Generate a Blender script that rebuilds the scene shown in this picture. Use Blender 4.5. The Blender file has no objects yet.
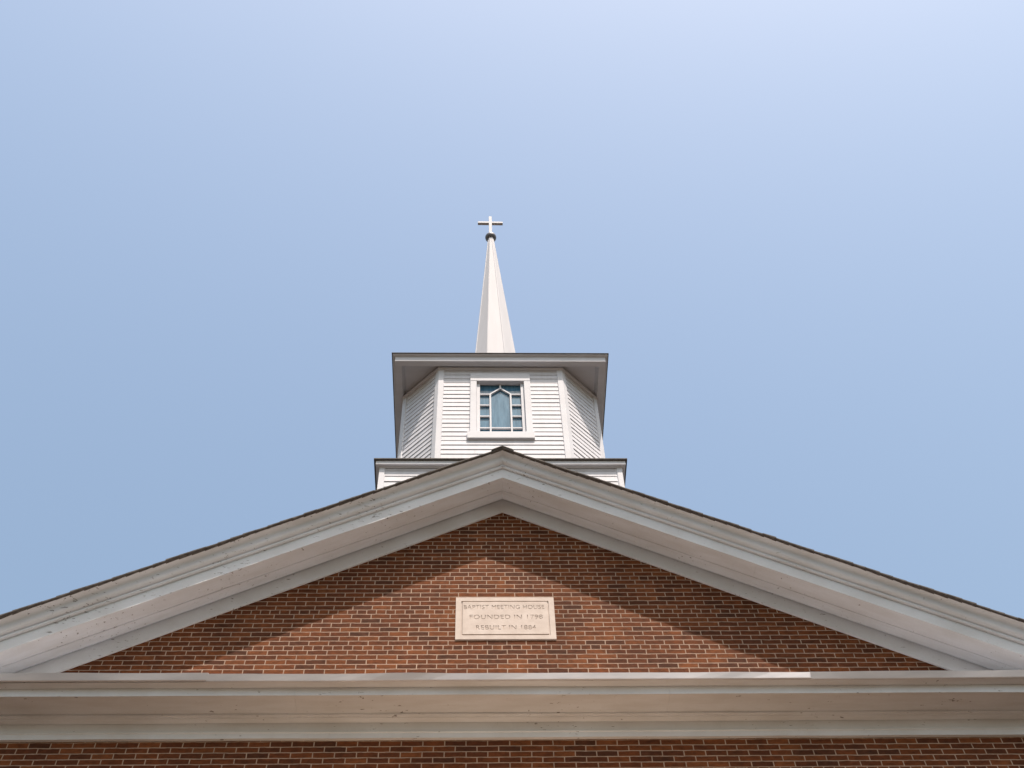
import bpy, bmesh, math, random
from mathutils import Vector, Matrix

random.seed(7)
scene = bpy.context.scene
col = scene.collection
rad = math.radians

# ------------------------------------------------------------------ camera
CAM = Vector((-0.312, 0.0, 1.6))            # eye height above the paving
FOCAL, PITCH, YAW, ROLL = 1245.0, rad(57.9), rad(3.03), rad(-2.43)
fwd = Vector((math.sin(YAW) * math.cos(PITCH), math.cos(YAW) * math.cos(PITCH), math.sin(PITCH)))
r0 = Vector((math.cos(YAW), -math.sin(YAW), 0.0))
u0 = r0.cross(fwd)
rgt = r0 * math.cos(ROLL) + u0 * math.sin(ROLL)
up = u0 * math.cos(ROLL) - r0 * math.sin(ROLL)
cd = bpy.data.cameras.new("camera")
cam = bpy.data.objects.new("camera", cd)
col.objects.link(cam)
m = Matrix((rgt, up, -fwd)).transposed().to_4x4()
m.translation = CAM
cam.matrix_world = m
cd.sensor_width = 36.0
cd.lens = FOCAL / 1024.0 * 36.0
cd.clip_start, cd.clip_end = 0.05, 3000.0
scene.camera = cam

# ------------------------------------------------------------------ sky, sun, exposure
SUN_EL, SUN_AZ = rad(66.0), rad(19.3)       # azimuth: from the street side towards +X
to_sun = Vector((math.sin(SUN_AZ) * math.cos(SUN_EL), -math.cos(SUN_AZ) * math.cos(SUN_EL), math.sin(SUN_EL)))
world = bpy.data.worlds.new("World")
scene.world = world
world.use_nodes = True
nt = world.node_tree
sky = nt.nodes.new("ShaderNodeTexSky")
sky.sky_type = 'NISHITA'
sky.sun_disc = False
sky.sun_elevation = SUN_EL
sky.sun_rotation = math.pi - SUN_AZ
sky.altitude = 100.0
sky.air_density = 2.0
sky.dust_density = 4.5
sky.ozone_density = 1.0
nt.links.new(sky.outputs[0], nt.nodes["Background"].inputs[0])
nt.nodes["Background"].inputs[1].default_value = 0.12
sl = bpy.data.lights.new("sun", 'SUN')
sl.energy = 4.4
sl.angle = rad(0.53)
sl.color = (1.0, 0.87, 0.77)
sun = bpy.data.objects.new("sun", sl)
col.objects.link(sun)
sun.rotation_euler = to_sun.to_track_quat('Z', 'Y').to_euler()
vs = scene.view_settings
scene.display_settings.display_device = 'sRGB'
vs.view_transform = 'Standard'
vs.look = 'None'
vs.gamma = 1.0
vs.use_curve_mapping = False
vs.exposure = 0.56
scene.cycles.max_bounces = 8
scene.cycles.diffuse_bounces = 4


# ------------------------------------------------------------------ helpers
def tag(o, label=None, cat=None, group=None, kind=None):
    for k, v in (("label", label), ("category", cat), ("group", group), ("kind", kind)):
        if v:
            o[k] = v
    return o


def link(name, me, mat=None, parent=None, loc=None):
    o = bpy.data.objects.new(name, me)
    col.objects.link(o)
    if mat:
        me.materials.append(mat)
    if parent:
        o.parent = parent
    if loc:
        o.location = loc
    return o


class MB:
    """collects faces for ONE mesh object"""
    def __init__(s):
        s.v, s.f = [], []

    def face(s, pts):
        n = len(s.v)
        s.v += [tuple(p) for p in pts]
        s.f.append(tuple(range(n, n + len(pts))))

    def box(s, x0, x1, y0, y1, z0, z1):
        s.prism([(x0, y0), (x1, y0), (x1, y1), (x0, y1)], z0, z1)

    def prism(s, plan, z0, z1):
        n = len(s.v)
        k = len(plan)
        s.v += [(x, y, z0) for x, y in plan] + [(x, y, z1) for x, y in plan]
        s.f.append(tuple(range(n + k - 1, n - 1, -1)))
        s.f.append(tuple(range(n + k, n + 2 * k)))
        for i in range(k):
            j = (i + 1) % k
            s.f.append((n + i, n + j, n + k + j, n + k + i))

    def loft(s, rings, closed=True, cap0=True, cap1=True, cyc=False):
        n = len(s.v)
        k = len(rings[0])
        for r in rings:
            s.v += [tuple(p) for p in r]
        R = len(rings)
        for a in range(R if cyc else R - 1):
            b = (a + 1) % R
            for i in range(k if closed else k - 1):
                j = (i + 1) % k
                s.f.append((n + a * k + i, n + a * k + j, n + b * k + j, n + b * k + i))
        if closed and not cyc:
            if cap0:
                s.f.append(tuple(n + i for i in range(k - 1, -1, -1)))
            if cap1:
                s.f.append(tuple(n + (R - 1) * k + i for i in range(k)))

    def bar(s, p0, p1, w, y0, y1):
        """flat bar in the X-Z plane from p0 to p1, width w, between depths y0 and y1"""
        a, b = Vector((p0[0], 0, p0[1])), Vector((p1[0], 0, p1[1]))
        t = (b - a).normalized()
        nrm = Vector((-t.z, 0, t.x)) * (w / 2)
        q = [a + nrm, b + nrm, b - nrm, a - nrm]
        s.loft([[(p.x, y0, p.z) for p in q], [(p.x, y1, p.z) for p in q]])

    def build(s, name, mat, parent=None, loc=None, bevel=0.0, smooth=False):
        me = bpy.data.meshes.new(name)
        me.from_pydata(s.v, [], s.f)
        bm = bmesh.new()
        bm.from_mesh(me)
        bmesh.ops.recalc_face_normals(bm, faces=bm.faces)
        bm.to_mesh(me)
        bm.free()
        o = link(name, me, mat, parent, loc)
        if smooth:
            for p in me.polygons:
                p.use_smooth = True
        if bevel:
            b = o.modifiers.new("edge", 'BEVEL')
            b.width = bevel
            b.segments = 2
            b.limit_method = 'ANGLE'
        return o


def noise1(seed):
    """smooth 1-D wobble"""
    rr = random.Random(seed)
    ph = [(rr.uniform(0, 6.28), rr.uniform(.5, 1.3), rr.uniform(.3, 1)) for _ in range(4)]
    return lambda x: sum(a * math.sin(f * x * (1.3 + i) + p) for i, (p, f, a) in enumerate(ph)) / 2.2


# ------------------------------------------------------------------ materials
def mat(name):
    mm = bpy.data.materials.new(name)
    mm.use_nodes = True
    t = mm.node_tree
    return mm, t, t.nodes["Principled BSDF"]


def N(t, typ, **kw):
    n = t.nodes.new(typ)
    for k, v in kw.items():
        setattr(n, k, v)
    return n


def math_node(t, op, a, b=None):
    n = N(t, "ShaderNodeMath", operation=op)
    for i, v in enumerate((a, b)):
        if v is None:
            continue
        if isinstance(v, (int, float)):
            n.inputs[i].default_value = v
        else:
            t.links.new(v, n.inputs[i])
    return n.outputs[0]


def ramp(t, fac, stops):
    n = N(t, "ShaderNodeValToRGB")
    t.links.new(fac, n.inputs[0])
    e = n.color_ramp.elements
    e[0].position, e[0].color = stops[0][0], (*stops[0][1], 1)
    e[1].position, e[1].color = stops[-1][0], (*stops[-1][1], 1)
    for p, c in stops[1:-1]:
        x = e.new(p)
        x.color = (*c, 1)
    return n.outputs[0]


def mixc(t, fac, a, b):
    n = N(t, "ShaderNodeMix", data_type='RGBA')
    for i, v in ((0, fac), (6, a), (7, b)):
        if isinstance(v, (int, float)):
            n.inputs[i].default_value = v
        elif isinstance(v, tuple):
            n.inputs[i].default_value = (*v, 1)
        else:
            t.links.new(v, n.inputs[i])
    return n.outputs[2]


def noise(t, scale, detail=3.0, rough=.55, vec=None, stretch=None):
    n = N(t, "ShaderNodeTexNoise")
    n.inputs["Scale"].default_value = scale
    n.inputs["Detail"].default_value = detail
    n.inputs["Roughness"].default_value = rough
    if vec is None:
        vec = N(t, "ShaderNodeTexCoord").outputs["Object"]
    if stretch:
        mp = N(t, "ShaderNodeMapping")
        mp.inputs["Scale"].default_value = stretch
        t.links.new(vec, mp.inputs[0])
        vec = mp.outputs[0]
    t.links.new(vec, n.inputs["Vector"])
    return n.outputs["Fac"]


def painted(name, base, dirt, chips=0.0, rough=.75, streak=(1.2, 6, 1.5)):
    """old white paint: uneven tone, faint grime, sparse chipped spots"""
    mm, t, b = mat(name)
    n1 = noise(t, 1.3, 4, .6, stretch=streak)
    f1 = ramp(t, n1, [(.35, (0, 0, 0)), (.75, (1, 1, 1))])
    c = mixc(t, math_node(t, 'MULTIPLY', f1, .55), base, dirt)
    n2 = noise(t, 38, 2, .5)
    c = mixc(t, math_node(t, 'MULTIPLY', n2, .10), c, tuple(v * .6 for v in dirt))
    if chips:
        n3 = noise(t, 26, 3, .6, stretch=(.5, 1, 1.6))
        n4 = noise(t, .9, 2, .5)
        thr = math_node(t, 'ADD', n3, math_node(t, 'MULTIPLY', n4, chips))
        f3 = ramp(t, thr, [(.90, (0, 0, 0)), (.93, (1, 1, 1))])
        c = mixc(t, math_node(t, 'MULTIPLY', f3, .75), c, (.10, .085, .075))
    t.links.new(c, b.inputs["Base Color"])
    b.inputs["Roughness"].default_value = rough
    b.inputs["Specular IOR Level"].default_value = .2
    bp = N(t, "ShaderNodeBump")
    bp.inputs["Strength"].default_value = .12
    bp.inputs["Distance"].default_value = .004
    t.links.new(noise(t, 9, 4, .6), bp.inputs["Height"])
    t.links.new(bp.outputs[0], b.inputs["Normal"])
    return mm


def brick_material():
    mm, t, b = mat("red_brick")
    tc = N(t, "ShaderNodeTexCoord")
    sp = N(t, "ShaderNodeSeparateXYZ")
    t.links.new(tc.outputs["Object"], sp.inputs[0])
    ge = N(t, "ShaderNodeNewGeometry")
    sn = N(t, "ShaderNodeSeparateXYZ")
    t.links.new(ge.outputs["True Normal"], sn.inputs[0])
    side = math_node(t, 'GREATER_THAN', math_node(t, 'ABSOLUTE', sn.outputs[0]), .5)
    mx = N(t, "ShaderNodeMix", data_type='FLOAT')
    t.links.new(side, mx.inputs[0])
    t.links.new(sp.outputs[0], mx.inputs[2])
    t.links.new(sp.outputs[1], mx.inputs[3])
    # masons' small errors: joints wander a little
    w1 = math_node(t, 'MULTIPLY', math_node(t, 'SUBTRACT', noise(t, 2.2, 2), .5), .030)
    w2 = math_node(t, 'MULTIPLY', math_node(t, 'SUBTRACT', noise(t, 7.0, 2), .5), .014)
    cb = N(t, "ShaderNodeCombineXYZ")
    t.links.new(math_node(t, 'ADD', mx.outputs[0], w1), cb.inputs[0])
    t.links.new(math_node(t, 'ADD', sp.outputs[2], w2), cb.inputs[1])
    mp = N(t, "ShaderNodeMapping")
    mp.inputs["Location"].default_value = (50.03, COURSE * 800 - (HEADER_Z - COURSE / 2), 0)
    t.links.new(cb.outputs[0], mp.inputs[0])
    br = N(t, "ShaderNodeTexBrick", offset=.5, offset_frequency=2, squash=.5, squash_frequency=8)
    t.links.new(mp.outputs[0], br.inputs["Vector"])
    br.inputs["Color1"].default_value = (0, 0, 0, 1)
    br.inputs["Color2"].default_value = (1, 1, 1, 1)
    br.inputs["Mortar"].default_value = (.5, .5, .5, 1)
    br.inputs["Scale"].default_value = 1.0
    br.inputs["Mortar Size"].default_value = .0056
    br.inputs["Mortar Smooth"].default_value = .12
    br.inputs["Bias"].default_value = 0.0
    br.inputs["Brick Width"].default_value = .2085
    br.inputs["Row Height"].default_value = COURSE
    c = ramp(t, br.outputs["Color"], [(0.0, (.080, .029, .014)), (.10, (.102, .032, .013)), (.40, (.124, .038, .014)),
                                      (.75, (.152, .046, .015)), (1.0, (.194, .064, .022))])
    blot = ramp(t, noise(t, 13, 5, .7, stretch=(1, 1, 2)), [(.32, (.42, .46, .50)), (.68, (1.2, 1.17, 1.12))])
    mu = N(t, "ShaderNodeMix", data_type='RGBA', blend_type='MULTIPLY')
    mu.inputs[0].default_value = .85
    t.links.new(c, mu.inputs[6])
    t.links.new(blot, mu.inputs[7])
    smear = ramp(t, noise(t, 11, 4, .7), [(.55, (0, 0, 0)), (.8, (1, 1, 1))])
    c = mixc(t, math_node(t, 'MULTIPLY', smear, .10), mu.outputs[2], (.32, .20, .14))
    mort = ramp(t, noise(t, 14, 4, .6), [(.3, (.27, .185, .135)), (.7, (.42, .31, .235))])
    c = mixc(t, br.outputs["Fac"], c, mort)
    drift = ramp(t, noise(t, .8, 4, .6, stretch=(1.6, 1, .5)), [(.3, (.70, .70, .71)), (.7, (1.12, 1.11, 1.1))])
    m2 = N(t, "ShaderNodeMix", data_type='RGBA', blend_type='MULTIPLY')
    m2.inputs[0].default_value = 1.0
    t.links.new(c, m2.inputs[6])
    t.links.new(drift, m2.inputs[7])
    c = m2.outputs[2]
    t.links.new(c, b.inputs["Base Color"])
    b.inputs["Roughness"].default_value = .9
    b.inputs["Specular IOR Level"].default_value = .15
    h = math_node(t, 'SUBTRACT', math_node(t, 'MULTIPLY', noise(t, 70, 3), .25), br.outputs["Fac"])
    bp = N(t, "ShaderNodeBump")
    bp.inputs["Strength"].default_value = .55
    bp.inputs["Distance"].default_value = .006
    t.links.new(h, bp.inputs["Height"])
    t.links.new(bp.outputs[0], b.inputs["Normal"])
    return mm


def simple(name, c1, c2, scale, rough=.8, metal=0.0, stretch=None, bump=.2):
    mm, t, b = mat(name)
    f = ramp(t, noise(t, scale, 5, .6, stretch=stretch), [(.3, (0, 0, 0)), (.7, (1, 1, 1))])
    t.links.new(mixc(t, f, c1, c2), b.inputs["Base Color"])
    b.inputs["Roughness"].default_value = rough
    b.inputs["Metallic"].default_value = metal
    if bump:
        bp = N(t, "ShaderNodeBump")
        bp.inputs["Strength"].default_value = bump
        bp.inputs["Distance"].default_value = .004
        t.links.new(noise(t, scale * 6, 3), bp.inputs["Height"])
        t.links.new(bp.outputs[0], b.inputs["Normal"])
    return mm


COURSE = .0684
HEADER_Z = 11.268 + 1.6
M_brick = brick_material()
M_trim = painted("white_trim_paint", (.645, .675, .715), (.46, .455, .445), chips=.40)
M_trim_clean = painted("tower_trim_paint", (.625, .635, .675), (.51, .515, .535))
M_siding = painted("white_clapboard_paint", (.63, .635, .675), (.50, .50, .52), streak=(6, 6, .8))
M_shingle = simple("asphalt_shingle", (.045, .039, .036), (.105, .094, .085), 18, .95)
M_metal = simple("painted_metal_flashing", (.48, .48, .51), (.60, .59, .61), 2.2, .4, 0.0, (1, 4, 4), .08)
M_spire = painted("spire_sheet_metal", (.54, .545, .575), (.46, .46, .48), rough=.75, streak=(7, 7, .4))
M_lead = simple("weathered_lead", (.12, .12, .135), (.20, .20, .22), 12, .5, .3)
M_stone = simple("limestone", (.46, .385, .335), (.56, .485, .435), 7, .85)
M_letter = simple("engraved_limestone", (.40, .33, .283), (.48, .41, .36), 20, .9, bump=0)
M_membrane = simple("added_porch_membrane", (.55, .42, .30), (.64, .50, .37), 1.6, .9)
M_ground = simple("bare_soil_and_grass", (.026, .016, .007), (.038, .025, .012), 1.5, .95, bump=.4)
M_walk = simple("brick_paving", (.20, .14, .105), (.27, .19, .145), 1.3, .9)


def glass_material():
    mm, t, b = mat("old_window_glass")
    f = noise(t, 5, 4, .6, stretch=(6, 1, .7))
    c = ramp(t, f, [(.3, (.040, .120, .195)), (.7, (.095, .205, .305))])
    t.links.new(c, b.inputs["Base Color"])
    b.inputs["Roughness"].default_value = .12
    b.inputs["IOR"].default_value = 1.25
    bp = N(t, "ShaderNodeBump")
    bp.inputs["Strength"].default_value = .15
    bp.inputs["Distance"].default_value = .01
    t.links.new(noise(t, 3, 2, .5, stretch=(3, 1, .8)), bp.inputs["Height"])
    t.links.new(bp.outputs[0], b.inputs["Normal"])
    return mm


M_glass = glass_material()

# ------------------------------------------------------------------ ground
g = MB()
g.face([(-900, -900, 0), (900, -900, 0), (900, 900, 0), (-900, 900, 0)])
tag(g.build("ground", M_ground), kind='structure')
g = MB()
g.prism([(-1.9, -30), (1.9, -30), (1.9, 9.25), (-1.9, 9.25)], -.05, .03)
tag(g.build("path", M_walk), kind='structure')

# ------------------------------------------------------------------ church building
E0 = 1.6                                    # measured heights are above the eye
WALL = 9.30                                 # the front wall's plane
SLOPE = .578                                # rise of the raking cornices
LEN = 6.15                                  # half length of the front cornice
BACK = 27.0
church = bpy.data.objects.new("church_building", None)
col.objects.link(church)
church.location = (0, WALL, 0)
tag(church, "red brick church front with white pediment trim and dark shingle roof", "church")


def L(y):
    return y - WALL


b = MB()
ZA = 11.93 + E0 + .15                       # brick runs up behind the frieze boards
hw = 5.65
ring = lambda y: [(-hw, y, 0), (hw, y, 0), (hw, y, ZA - SLOPE * hw), (0, y, ZA), (-hw, y, ZA - SLOPE * hw)]
b.loft([ring(0), ring(BACK - WALL)])
b.build("brick_wall", M_brick, church)


def rake(prof, s, name, parent, material, seed, amp=.0025, closed=True, x1=LEN, x0=0.0, smooth=False):
    """sweep a (y, z) profile down one slope of the gable, the mitre at the peak left plumb"""
    mb = MB()
    w = noise1(seed)
    rr = random.Random(seed * 7 + 1)
    cuts = [x0]
    while cuts[-1] < x1 - 3.0:
        cuts.append(cuts[-1] + rr.uniform(2.4, 4.2))
    cuts[-1:] = [x1] if len(cuts) > 1 else [cuts[0], x1]
    for j in range(len(cuts) - 1):
        a, b_ = cuts[j] + (.0007 if j else 0), cuts[j + 1] - .0007
        e = rr.uniform(-.0018, .0018) if j else 0
        ey = rr.uniform(-.0015, .0015) if j else 0
        rings = []
        n = max(4, int((b_ - a) * 4))
        for i in range(n + 1):
            x = a + (b_ - a) * i / n
            d = amp * w(x) * min(1, x * 2) + e
            rings.append([(s * x, L(y) + ey, z + E0 - SLOPE * x + d) for y, z in prof])
        mb.loft(rings, closed=closed, cap0=(j > 0))
    return mb.build(name, material, parent, smooth=smooth)


def cyma(y0, z0, y1, z1, n=10):
    """crown moulding curve: concave above, convex below"""
    out = []
    for i in range(n + 1):
        t = i / n
        h = t + .16 * math.sin(2 * math.pi * t)
        v = t - .10 * math.sin(2 * math.pi * t)
        out.append((y0 + (y1 - y0) * h, z0 + (z1 - z0) * v))
    return out


FY, FZ = 8.898, 12.086                      # front face and lower edge of the raking fascia
for s in (-1, 1):
    fas = rake([(FY, FZ), (FY, FZ + .190), (9.06, FZ + .190), (9.06, FZ)], s, "raking_cornice", church, M_trim, 11 + s)
    # drip bead and cyma
    cr = [(FY - .022, FZ + .176), (FY - .030, FZ + .186), (FY - .030, FZ + .208), (FY - .018, FZ + .222)]
    cr += cyma(FY - .020, FZ + .226, 8.768, FZ + .370)
    cr += [(8.759, FZ + .372), (8.759, FZ + .390), (8.98, FZ + .390), (8.98, FZ + .192), (FY - .002, FZ + .192), (FY - .002, FZ + .176)]
    rake(cr, s, "crown_moulding", fas, M_trim, 31 + s)
    rake([(9.062, FZ + .002), (9.084, FZ), (9.086, FZ + .012), (9.098, FZ + .012), (9.100, FZ + .002), (9.170, FZ + .014), (9.230, FZ + .032), (9.262, FZ + .052), (9.277, FZ + .080), (9.277, FZ + .15), (9.062, FZ + .15)], s, "soffit", fas, M_trim, 41 + s)
    rake([(9.279, 11.917), (9.279, 12.176), (9.30, 12.176), (9.30, 11.917)], s, "frieze_board", fas, M_trim, 51 + s, amp=.002)

# mitre cover where the two crowns meet
mb = MB()
pr = [(y - .009, z) for y, z in [(FY - .030, FZ + .192), (FY - .030, FZ + .208)] + cyma(FY - .020, FZ + .226, 8.768, FZ + .370)]
mb.loft([[(x, L(y), z + E0 - SLOPE * abs(x)) for y, z in pr] for x in (-.022, 0, .022)], closed=False)
mb.build("mitre_cover", M_trim, church)

# shingle roof: courses laid in steps down each slope, ragged at the verge
roof = MB()
RZ = FZ + .382 + E0
for s in (-1, 1):
    c = 0
    x = 0.0
    while x < 6.55:
        xe = x + .125
        front = L(8.727 + random.uniform(-.006, .006))
        zt, zb = RZ - SLOPE * x, RZ - SLOPE * xe
        lift = .010 + random.uniform(-.002, .003)
        bot = .012
        p = [(x, zt + .002 - bot), (x, zt + .004), (xe + .012, zb + lift - SLOPE * .012), (xe + .012, zb - bot - SLOPE * .012)]
        roof.loft([[(s * a, front, z) for a, z in p], [(s * a, L(BACK) + .25, z) for a, z in p]])
        x = xe
        c += 1
ro = roof.build("roof", M_shingle, church)
mb = MB()
for i in range(70):
    y0 = L(8.714) + i * .27
    d = random.uniform(-.003, .003)
    p = [(-.135, RZ - SLOPE * .135 + .010), (-.135, RZ - SLOPE * .135 + .024), (0, RZ + .030 + d), (.135, RZ - SLOPE * .135 + .024),
         (.135, RZ - SLOPE * .135 + .010), (0, RZ + .012)]
    mb.loft([[(x, y0, z) for x, z in p], [(x, y0 + .33, z - .007) for x, z in p]])
mb.build("ridge_cap", M_shingle, ro)


def run(prof, name, parent, material, seed, x0=-LEN, x1=LEN, amp=.003, n=40, fn=None):
    """sweep a (y, z) profile along the front"""
    mb = MB()
    w = noise1(seed)
    rr = random.Random(seed * 5 + 2)
    cuts = [x0]
    while not fn and cuts[-1] < x1 - 4.6:
        cuts.append(cuts[-1] + rr.uniform(3.2, 4.6))
    cuts.append(x1)
    for j in range(len(cuts) - 1):
        a, b_ = cuts[j] + (.0006 if j else 0), cuts[j + 1] - (.0006 if j < len(cuts) - 2 else 0)
        e = rr.uniform(-.0015, .0015) if len(cuts) > 2 else 0
        rings = []
        k = n if fn else max(4, int((b_ - a) * 4))
        for i in range(k + 1):
            x = a + (b_ - a) * i / k
            d = amp * w(x) + e
            rings.append([(x, L(y), z + E0 + d) for y, z in (fn(x, prof) if fn else prof)])
        mb.loft(rings)
    return mb.build(name, material, parent)


CZ, CY = 8.603, 8.930                       # soffit height and fascia face of the level cornice
cor = run([(CY, CZ), (CY, CZ + .10), (9.30, CZ + .10), (9.30, CZ + .016), (9.075, CZ + .016), (9.070, CZ)], "cornice", church, M_trim, 61)
run([(9.274, 8.456), (9.274, CZ + .012), (9.299, CZ + .012), (9.299, 8.456)], "frieze_board", cor, M_trim, 62)
run([(9.190, CZ + .014), (9.192, CZ - .004), (9.205, CZ - .012), (9.215, CZ - .010), (9.222, CZ - .022), (9.250, CZ - .030), (9.272, CZ - .034), (9.272, CZ + .014)],
    "bed_moulding", cor, M_trim, 63)
run([(9.266, 8.371), (9.266, 8.432), (9.258, 8.440), (9.258, 8.452), (9.268, 8.464), (9.274, 8.468), (9.299, 8.468), (9.299, 8.371)],
    "architrave_band", cor, M_trim, 64)
run([(8.852, CZ + .102), (8.852, CZ + .165), (9.298, CZ + .30), (9.298, CZ + .102)], "cornice_crown", cor, M_trim, 65)


# metal flashing in three lengths, each bent a little differently
def flashing(x0, x1, lean0, lean1, drop0, drop1, proud, seed):
    w = noise1(seed)

    def fn(x, prof):
        t = (x - x0) / (x1 - x0)
        lean = lean0 + (lean1 - lean0) * t + .006 * w(x * 1.7)
        dz = drop0 + (drop1 - drop0) * t
        yb, zb, zt = 8.838 - proud, CZ + .097 + dz, CZ + .168 + dz
        return [(yb, zb), (yb - .006, zb + .006), (yb - .003 + lean, zt), (yb + .02 + lean, zt + .010), (9.297, CZ + .335), (9.297, CZ + .320), (yb + .012, zt - .02), (yb + .012, zb)]
    return run(None, "flashing", cor, M_metal, seed, x0, x1, amp=.004, n=30, fn=fn)


flashing(-LEN, -2.90, -.034, -.030, .010, .006, .006, 71)
flashing(-2.915, 2.97, -.032, -.012, -.004, .006, .0, 72)
flashing(2.96, LEN, -.034, -.022, .000, .012, -.004, 73)

# unseen porch, added so its pale flat roof bounces sun up to the cornice
mb = MB()
mb.box(-2.40, 2.40, L(6.95), -.002, 7.12, 7.20)
porch = mb.build("added_porch_roof", M_membrane, church, bevel=.01)
mb = MB()
mb.box(-2.34, 2.34, L(7.01), -.002, 6.62, 7.12)
mb.box(-2.44, 2.44, L(6.91), -.002, 7.04, 7.115)
mb.build("added_porch_beam", M_trim, porch)
for x in (-2.1, -.85, .85, 2.1):
    mb = MB()
    rr_ = [(.21, .03), (.21, .16), (.175, .20), (.17, 2.4), (.145, 6.40), (.175, 6.46), (.19, 6.56), (.19, 6.62)]
    mb.loft([[(x + r_ * math.cos(a_ * math.pi / 12), L(7.26) + r_ * math.sin(a_ * math.pi / 12), z) for a_ in range(24)] for r_, z in rr_])
    mb.build("added_porch_column", M_trim, porch, smooth=False)

# ------------------------------------------------------------------ stone tablet in the gable
tab = bpy.data.objects.new("stone_plaque", None)
col.objects.link(tab)
tab.location = (0, WALL, 10.062 + E0)
tag(tab, "pale carved stone tablet set in the brick gable under the peak", "plaque")
hx, hz = .5375, .326
ix, iz = .478, .268
mb = MB()
for a, b_ in (((-hx, -hz), (hx, -iz)), ((-hx, iz), (hx, hz)), ((-hx, -iz), (-ix, iz)), ((ix, -iz), (hx, iz))):
    mb.box(a[0], b_[0], -.015, .02, a[1], b_[1])
mb.box(-ix, ix, -.004, .02, -iz, iz)
mb.build("frame", M_stone, tab)
px_, pz_ = .462, .252
slab = MB()
slab.box(-px_, px_, -.017, -.003, -pz_, pz_)
panel = slab.build("panel", M_stone, tab)


def text_mesh(s, x, z, width, height, depth0, depth1):
    cu = bpy.data.curves.new("inscription", 'FONT')
    cu.body = s
    cu.align_x = 'CENTER'
    cu.size = 1.0
    cu.extrude = .5
    cu.space_character = 1.08
    o = bpy.data.objects.new("inscription", cu)
    col.objects.link(o)
    dg = bpy.context.evaluated_depsgraph_get()
    me = bpy.data.meshes.new_from_object(o.evaluated_get(dg))
    bpy.data.objects.remove(o)
    xs = [v.co.x for v in me.vertices]
    ys = [v.co.y for v in me.vertices]
    x0, x1, y0, y1 = min(xs), max(xs), min(ys), max(ys)
    for v in me.vertices:
        a = (v.co.x - (x0 + x1) / 2) / (x1 - x0) * width + x
        c = (v.co.y - (y0 + y1) / 2) / (y1 - y0) * height + z
        d = depth0 if v.co.z > 0 else depth1
        v.co = (a, d, c)
    return me


LINES = (("BAPTIST MEETING HOUSE", -.010, .168, .880, .066), ("FOUNDED IN 1798", .010, .012, .790, .066), ("REBUILT IN 1884", .004, -.150, .640, .066))
bmc = bmesh.new()
floors = []
for args in LINES:
    me = text_mesh(*args, -.030, -.0085)
    bmc.from_mesh(me)
    bpy.data.meshes.remove(me)
    me = text_mesh(*args, -.0092, -.0060)
    me.name = "inscription"
    floors.append(me)
bmesh.ops.recalc_face_normals(bmc, faces=bmc.faces)
bmesh.ops.remove_doubles(bmc, verts=bmc.verts, dist=1e-5)
bmesh.ops.recalc_face_normals(bmc, faces=bmc.faces)
cut_me = bpy.data.meshes.new("cut")
bmc.to_mesh(cut_me)
cut = bpy.data.objects.new("cut", cut_me)
col.objects.link(cut)
cut.parent = tab
md = panel.modifiers.new("engrave", 'BOOLEAN')
md.operation = 'DIFFERENCE'
md.object = cut
md.solver = 'EXACT'
bpy.context.view_layer.update()
dg = bpy.context.evaluated_depsgraph_get()
new = bpy.data.meshes.new_from_object(panel.evaluated_get(dg))
panel.modifiers.clear()
if len(new.vertices) > 100:
    new.name = "panel"
    panel.data = new
bpy.data.objects.remove(cut)
for me, args in zip(floors, LINES):            # one object per carved word
    xs = sorted(v.co.x for v in me.vertices)
    gaps = sorted(((b_ - a, (a + b_) / 2) for a, b_ in zip(xs, xs[1:])), reverse=True)[:args[0].count(" ")]
    stops = [-9.0] + sorted(c_ for _, c_ in gaps) + [9.0]
    for a, b_ in zip(stops, stops[1:]):
        w_ = MB()
        for f in me.polygons:
            if a < f.center.x < b_:
                w_.face([me.vertices[i].co for i in f.vertices])
        w_.build("inscription", M_letter, panel)
    bpy.data.meshes.remove(me)

# ------------------------------------------------------------------ steeple
TC = Vector((.067, 12.0525, 0))
steeple = bpy.data.objects.new("steeple", None)
col.objects.link(steeple)
steeple.location = (TC.x, TC.y, 11.0 + E0)
tag(steeple, "white clapboard church tower with a tall tapering spire behind the gable peak", "steeple")
Z0 = 11.0                                    # steeple parts use heights above this


def H(z):
    return z - Z0


def offset_poly(poly, d):
    """offset a convex counter-clockwise polygon outwards"""
    out = []
    n = len(poly)
    for i in range(n):
        p, q, r = Vector(poly[i - 1]), Vector(poly[i]), Vector(poly[(i + 1) % n])
        e1, e2 = (q - p).normalized(), (r - q).normalized()
        n1, n2 = Vector((e1.y, -e1.x)), Vector((e2.y, -e2.x))
        k = (n1 + n2)
        out.append(tuple(q + k * (d / (k.length_squared / 2))))
    return out


def clapboards(mb, p, q, z0, z1, lap, holes=()):
    """bevel siding on the wall from p to q (outward normal to the right of p>q)"""
    p, q = Vector(p), Vector(q)
    t = (q - p).normalized()
    nrm = Vector((t.y, -t.x))
    ln = (q - p).length
    z = z0
    while z < z1 - .01:
        zt = min(z + lap, z1)
        spans = [(0.0, ln)]
        for hx0, hx1, hz0, hz1 in holes:
            if zt > hz0 and z < hz1:
                spans = [(0.0, hx0), (hx1, ln)]
        cutup = []
        for a, b_ in spans:
            if b_ - a > 1.2 and random.random() < .6:
                c_ = a + (b_ - a) * random.uniform(.2, .8)
                cutup += [(a, c_ - .0015), (c_ + .0015, b_)]
            else:
                cutup.append((a, b_))
        for a, b_ in cutup:
            d = random.uniform(-.0025, .0030)
            pr_ = [(.012 + d, z), (.009 + d, z - .003), (-.010, z - .003), (-.010, zt + .012), (.002, zt + .012)]
            mb.loft([[(*(p + t * x + nrm * o), h) for o, h in pr_] for x in (a, b_)])
        z += lap


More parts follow.
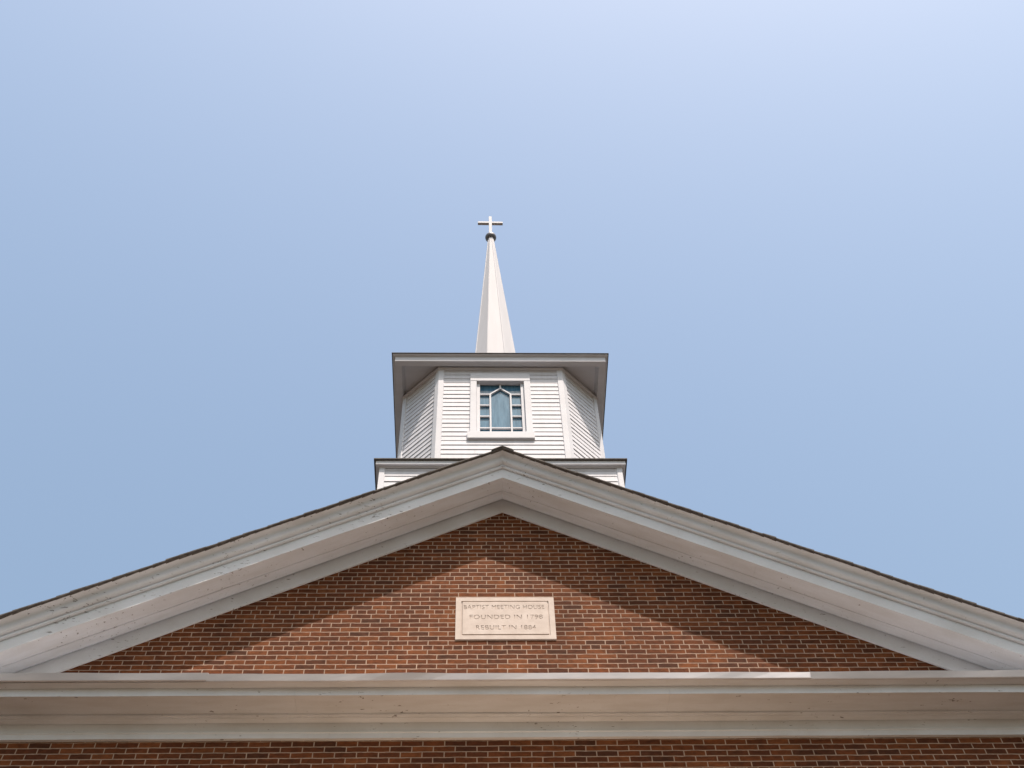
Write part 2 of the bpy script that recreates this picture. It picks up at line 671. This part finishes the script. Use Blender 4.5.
def corner_boards(poly, w, proud, z0, z1, parent):
    n = len(poly)
    outer = offset_poly(poly, proud)
    inner = offset_poly(poly, -.02)
    for i in range(n):
        c0, ci = Vector(outer[i]), Vector(inner[i])
        tp = (Vector(poly[i - 1]) - Vector(poly[i])).normalized()
        tn = (Vector(poly[(i + 1) % n]) - Vector(poly[i])).normalized()
        plan = [tuple(c0 + tp * w), tuple(c0), tuple(c0 + tn * w), tuple(ci + tn * w), tuple(ci), tuple(ci + tp * w)]
        mb = MB()
        mb.prism(plan, z0, z1)
        mb.build("corner_board", M_trim_clean, parent, bevel=.003)


def square_ring(prof):
    """sweep an (outward, z) profile around a square"""
    return [[(sx * h, sy * h, z) for h, z in prof] for sx, sy in ((-1, -1), (1, -1), (1, 1), (-1, 1))]


# --- square base
B = 1.690
zb0, zb1 = H(11.0), H(14.292)
base_poly = [(-B, -B), (B, -B), (B, B), (-B, B)]
mb = MB()
mb.prism(offset_poly(base_poly, -.012), zb0, zb1)
base = mb.build("base", M_siding, steeple, loc=(-.038, 0, 0))
mb = MB()
for i in range(4):
    clapboards(mb, base_poly[i], base_poly[(i + 1) % 4], zb0, zb1 - .012, .124)
mb.build("siding", M_siding, base)
corner_boards(base_poly, .070, .022, zb0, zb1, base)
mb = MB()
ez = H(14.292)
mb.loft(square_ring([(1.60, ez + .02), (1.718, ez - .018), (1.728, ez), (1.765, ez), (1.765, ez + .080), (1.745, ez + .080), (1.60, ez + .080)]), cyc=True)
mb.build("eave", M_trim_clean, base)
mb = MB()
ring0 = [(1.770, ez + .082), (1.795, ez + .082), (1.795, ez + .104), (1.0, ez + .30), (1.0, ez + .082)]
mb.loft(square_ring(ring0), cyc=True)
mb.build("skirt_roof", M_shingle, base)

# --- chamfered tower
a, s_ = .9825, 1.530
sx_, sy_ = 1.568, s_ - .560                  # the cut corners
tower_poly = [(-a, -s_), (a, -s_), (sx_, -sy_), (sx_, sy_), (a, s_), (-a, s_), (-sx_, sy_), (-sx_, -sy_)]
tz0, tz1 = H(14.40), H(17.235)
mb = MB()
mb.prism(offset_poly(tower_poly, -.14), tz0, tz1 + .02)
tower = mb.build("tower_wall", M_siding, steeple)
wx = -.010                                   # the window's centre line
mb = MB()
for i in range(8):
    holes = [(a + wx - .40, a + wx + .40, H(15.43), H(16.96))] if i == 0 else ()
    clapboards(mb, tower_poly[i], tower_poly[(i + 1) % 8], tz0, tz1, .1156, holes)
mb.build("siding", M_siding, tower)
corner_boards(tower_poly, .080, .024, tz0, tz1, tower)
mb = MB()
oo, oi = offset_poly(tower_poly, .045), offset_poly(tower_poly, -.03)
om = offset_poly(tower_poly, .026)
mb.loft([[(*oi[i], tz1 - .045), (*om[i], tz1 - .045), (*oo[i], tz1 - .020), (*oo[i], tz1 + .01), (*oi[i], tz1 + .01)] for i in range(8)], cyc=True)
mb.build("bed_moulding", M_trim_clean, tower)

# --- tower eave and low roof
ev = H(17.222)
mb = MB()
mb.loft(square_ring([(1.597, ev), (1.700, ev), (1.700, ev + .122), (1.710, ev + .126), (1.738, ev + .136), (1.744, ev + .142), (1.744, ev + .149), (1.5, ev + .149), (1.5, ev + .095), (1.545, ev + .095)]), cyc=True)
eave = mb.build("eave", M_trim_clean, steeple)
mb = MB()
mb.loft(square_ring([(.8, ev + .090), (1.548, ev + .090), (1.548, ev + .105), (.8, ev + .105)]), cyc=True)
mb.build("soffit", M_trim_clean, eave)
mb = MB()
mb.loft(square_ring([(1.55, ev + .151), (1.754, ev + .151), (1.760, ev + .153), (1.760, ev + .163), (.30, ev + .62), (.30, ev + .151)]), cyc=True)
mb.build("roof", M_shingle, steeple)

# --- window in the front face
yf = -s_                                      # wall face
wz = lambda z: H(z)
mb = MB()
c0, c1 = wx - .475, wx + .475
cf, cb_ = yf - .034, yf + .05
mb.box(c0, c0 + .100, cf, cb_, wz(15.40), wz(16.84))
mb.box(c1 - .100, c1, cf, cb_, wz(15.40), wz(16.84))
mb.box(c0, c1, cf - .004, cb_, wz(16.84), wz(17.06))
win = mb.build("window", M_trim_clean, steeple, bevel=.003)
mb = MB()
mb.loft([[(x, y, wz(z)) for y, z in ((yf - .040, 15.218), (yf - .048, 15.226), (yf - .048, 15.385), (yf - .040, 15.398), (yf + .06, 15.420), (yf + .06, 15.218))] for x in (wx - .512, wx + .492)])
mb.build("sill", M_trim_clean, win)
gl0, gl1, gz0, gz1 = wx - .322, wx + .322, 15.475, 16.855
mb = MB()
ff, fb = yf + .012, yf + .07
mb.box(c0 + .102, gl0, ff, fb, wz(15.40), wz(16.93))
mb.box(gl1, c1 - .102, ff, fb, wz(15.40), wz(16.93))
mb.box(gl0, gl1, ff, fb, wz(gz1), wz(16.93))
mb.box(gl0, gl1, ff, fb, wz(15.39), wz(gz0))
mb.build("sash", M_trim_clean, win, bevel=.002)
mb = MB()
m0, m1 = yf + .030, yf + .062
k = .160                                      # half width of the middle light
t_ = .026
mb.bar((wx - k, wz(gz0)), (wx - k, wz(16.56)), t_, m0, m1)
mb.bar((wx + k, wz(gz0)), (wx + k, wz(16.56)), t_, m0, m1)
mb.bar((wx - k, wz(16.555)), (wx, wz(16.725)), t_, m0 + .001, m1)
mb.bar((wx + k, wz(16.555)), (wx, wz(16.725)), t_, m0 + .0015, m1)
mb.bar((wx, wz(16.715)), (wx, wz(gz1)), t_, m0 + .002, m1)
for z in (16.550, 16.235, 15.925):
    mb.bar((gl0, wz(z)), (wx - k, wz(z)), t_, m0 + .003, m1)
    mb.bar((wx + k, wz(z)), (gl1, wz(z)), t_, m0 + .003, m1)
mb.bar((gl0, wz(15.605)), (gl1, wz(15.605)), t_, m0 + .003, m1)
mb.build("glazing_bars", M_trim_clean, win)
mb = MB()
mb.face([(gl0 - .01, yf + .064, wz(gz0 - .02)), (gl1 + .01, yf + .064, wz(gz0 - .02)), (gl1 + .01, yf + .064, wz(gz1 + .02)), (gl0 - .01, yf + .064, wz(gz1 + .02))])
mb.build("glass", M_glass, win)

# --- spire, ball and cross
zs0, zs1 = 17.75, 25.50


def spire_ring(z):
    ap = .395 - .060 * (z - 19.68)
    cx = -.033 - .0079 * (z - 19.68)
    R_ = ap / math.cos(math.pi / 8)
    return [(cx + R_ * math.cos(math.pi / 8 + i * math.pi / 4), R_ * math.sin(math.pi / 8 + i * math.pi / 4), H(z)) for i in range(8)]


mb = MB()
mb.loft([spire_ring(zs0), spire_ring(zs1)])
spire = mb.build("spire", M_spire, steeple)
mb = MB()
for i in range(8):                            # standing seams along the hips
    r0_, r1_ = spire_ring(zs0), spire_ring(zs1 - .15)
    p0, p1 = Vector(r0_[i]), Vector(r1_[i])
    d = Vector((p0.x + .02, p0.y, 0)).normalized()
    sd = Vector((-d.y, d.x, 0))
    mb.loft([[tuple(p + sd * .012 - d * .006), tuple(p + sd * .008 + d * .006), tuple(p - sd * .008 + d * .006), tuple(p - sd * .012 - d * .006)] for p in (p0, p1)])
mb.build("seam", M_spire, spire)
me = bpy.data.meshes.new("ball")
bm = bmesh.new()
bmesh.ops.create_uvsphere(bm, u_segments=24, v_segments=14, radius=.125)
for v in bm.verts:
    v.co.z *= .90
for f in bm.faces:
    f.smooth = True
bm.to_mesh(me)
bm.free()
link("ball", me, M_lead, spire, (-.079, 0, H(25.43)))
mb = MB()
cxx = -.083
q = .034
mb.box(cxx - q, cxx + q, -q, q, H(25.50), H(26.50))
mb.bar((cxx - .285, H(26.190)), (cxx + .285, H(26.180)), .078, -q + .003, q - .003)
mb.build("cross", M_trim_clean, steeple, bevel=.004)
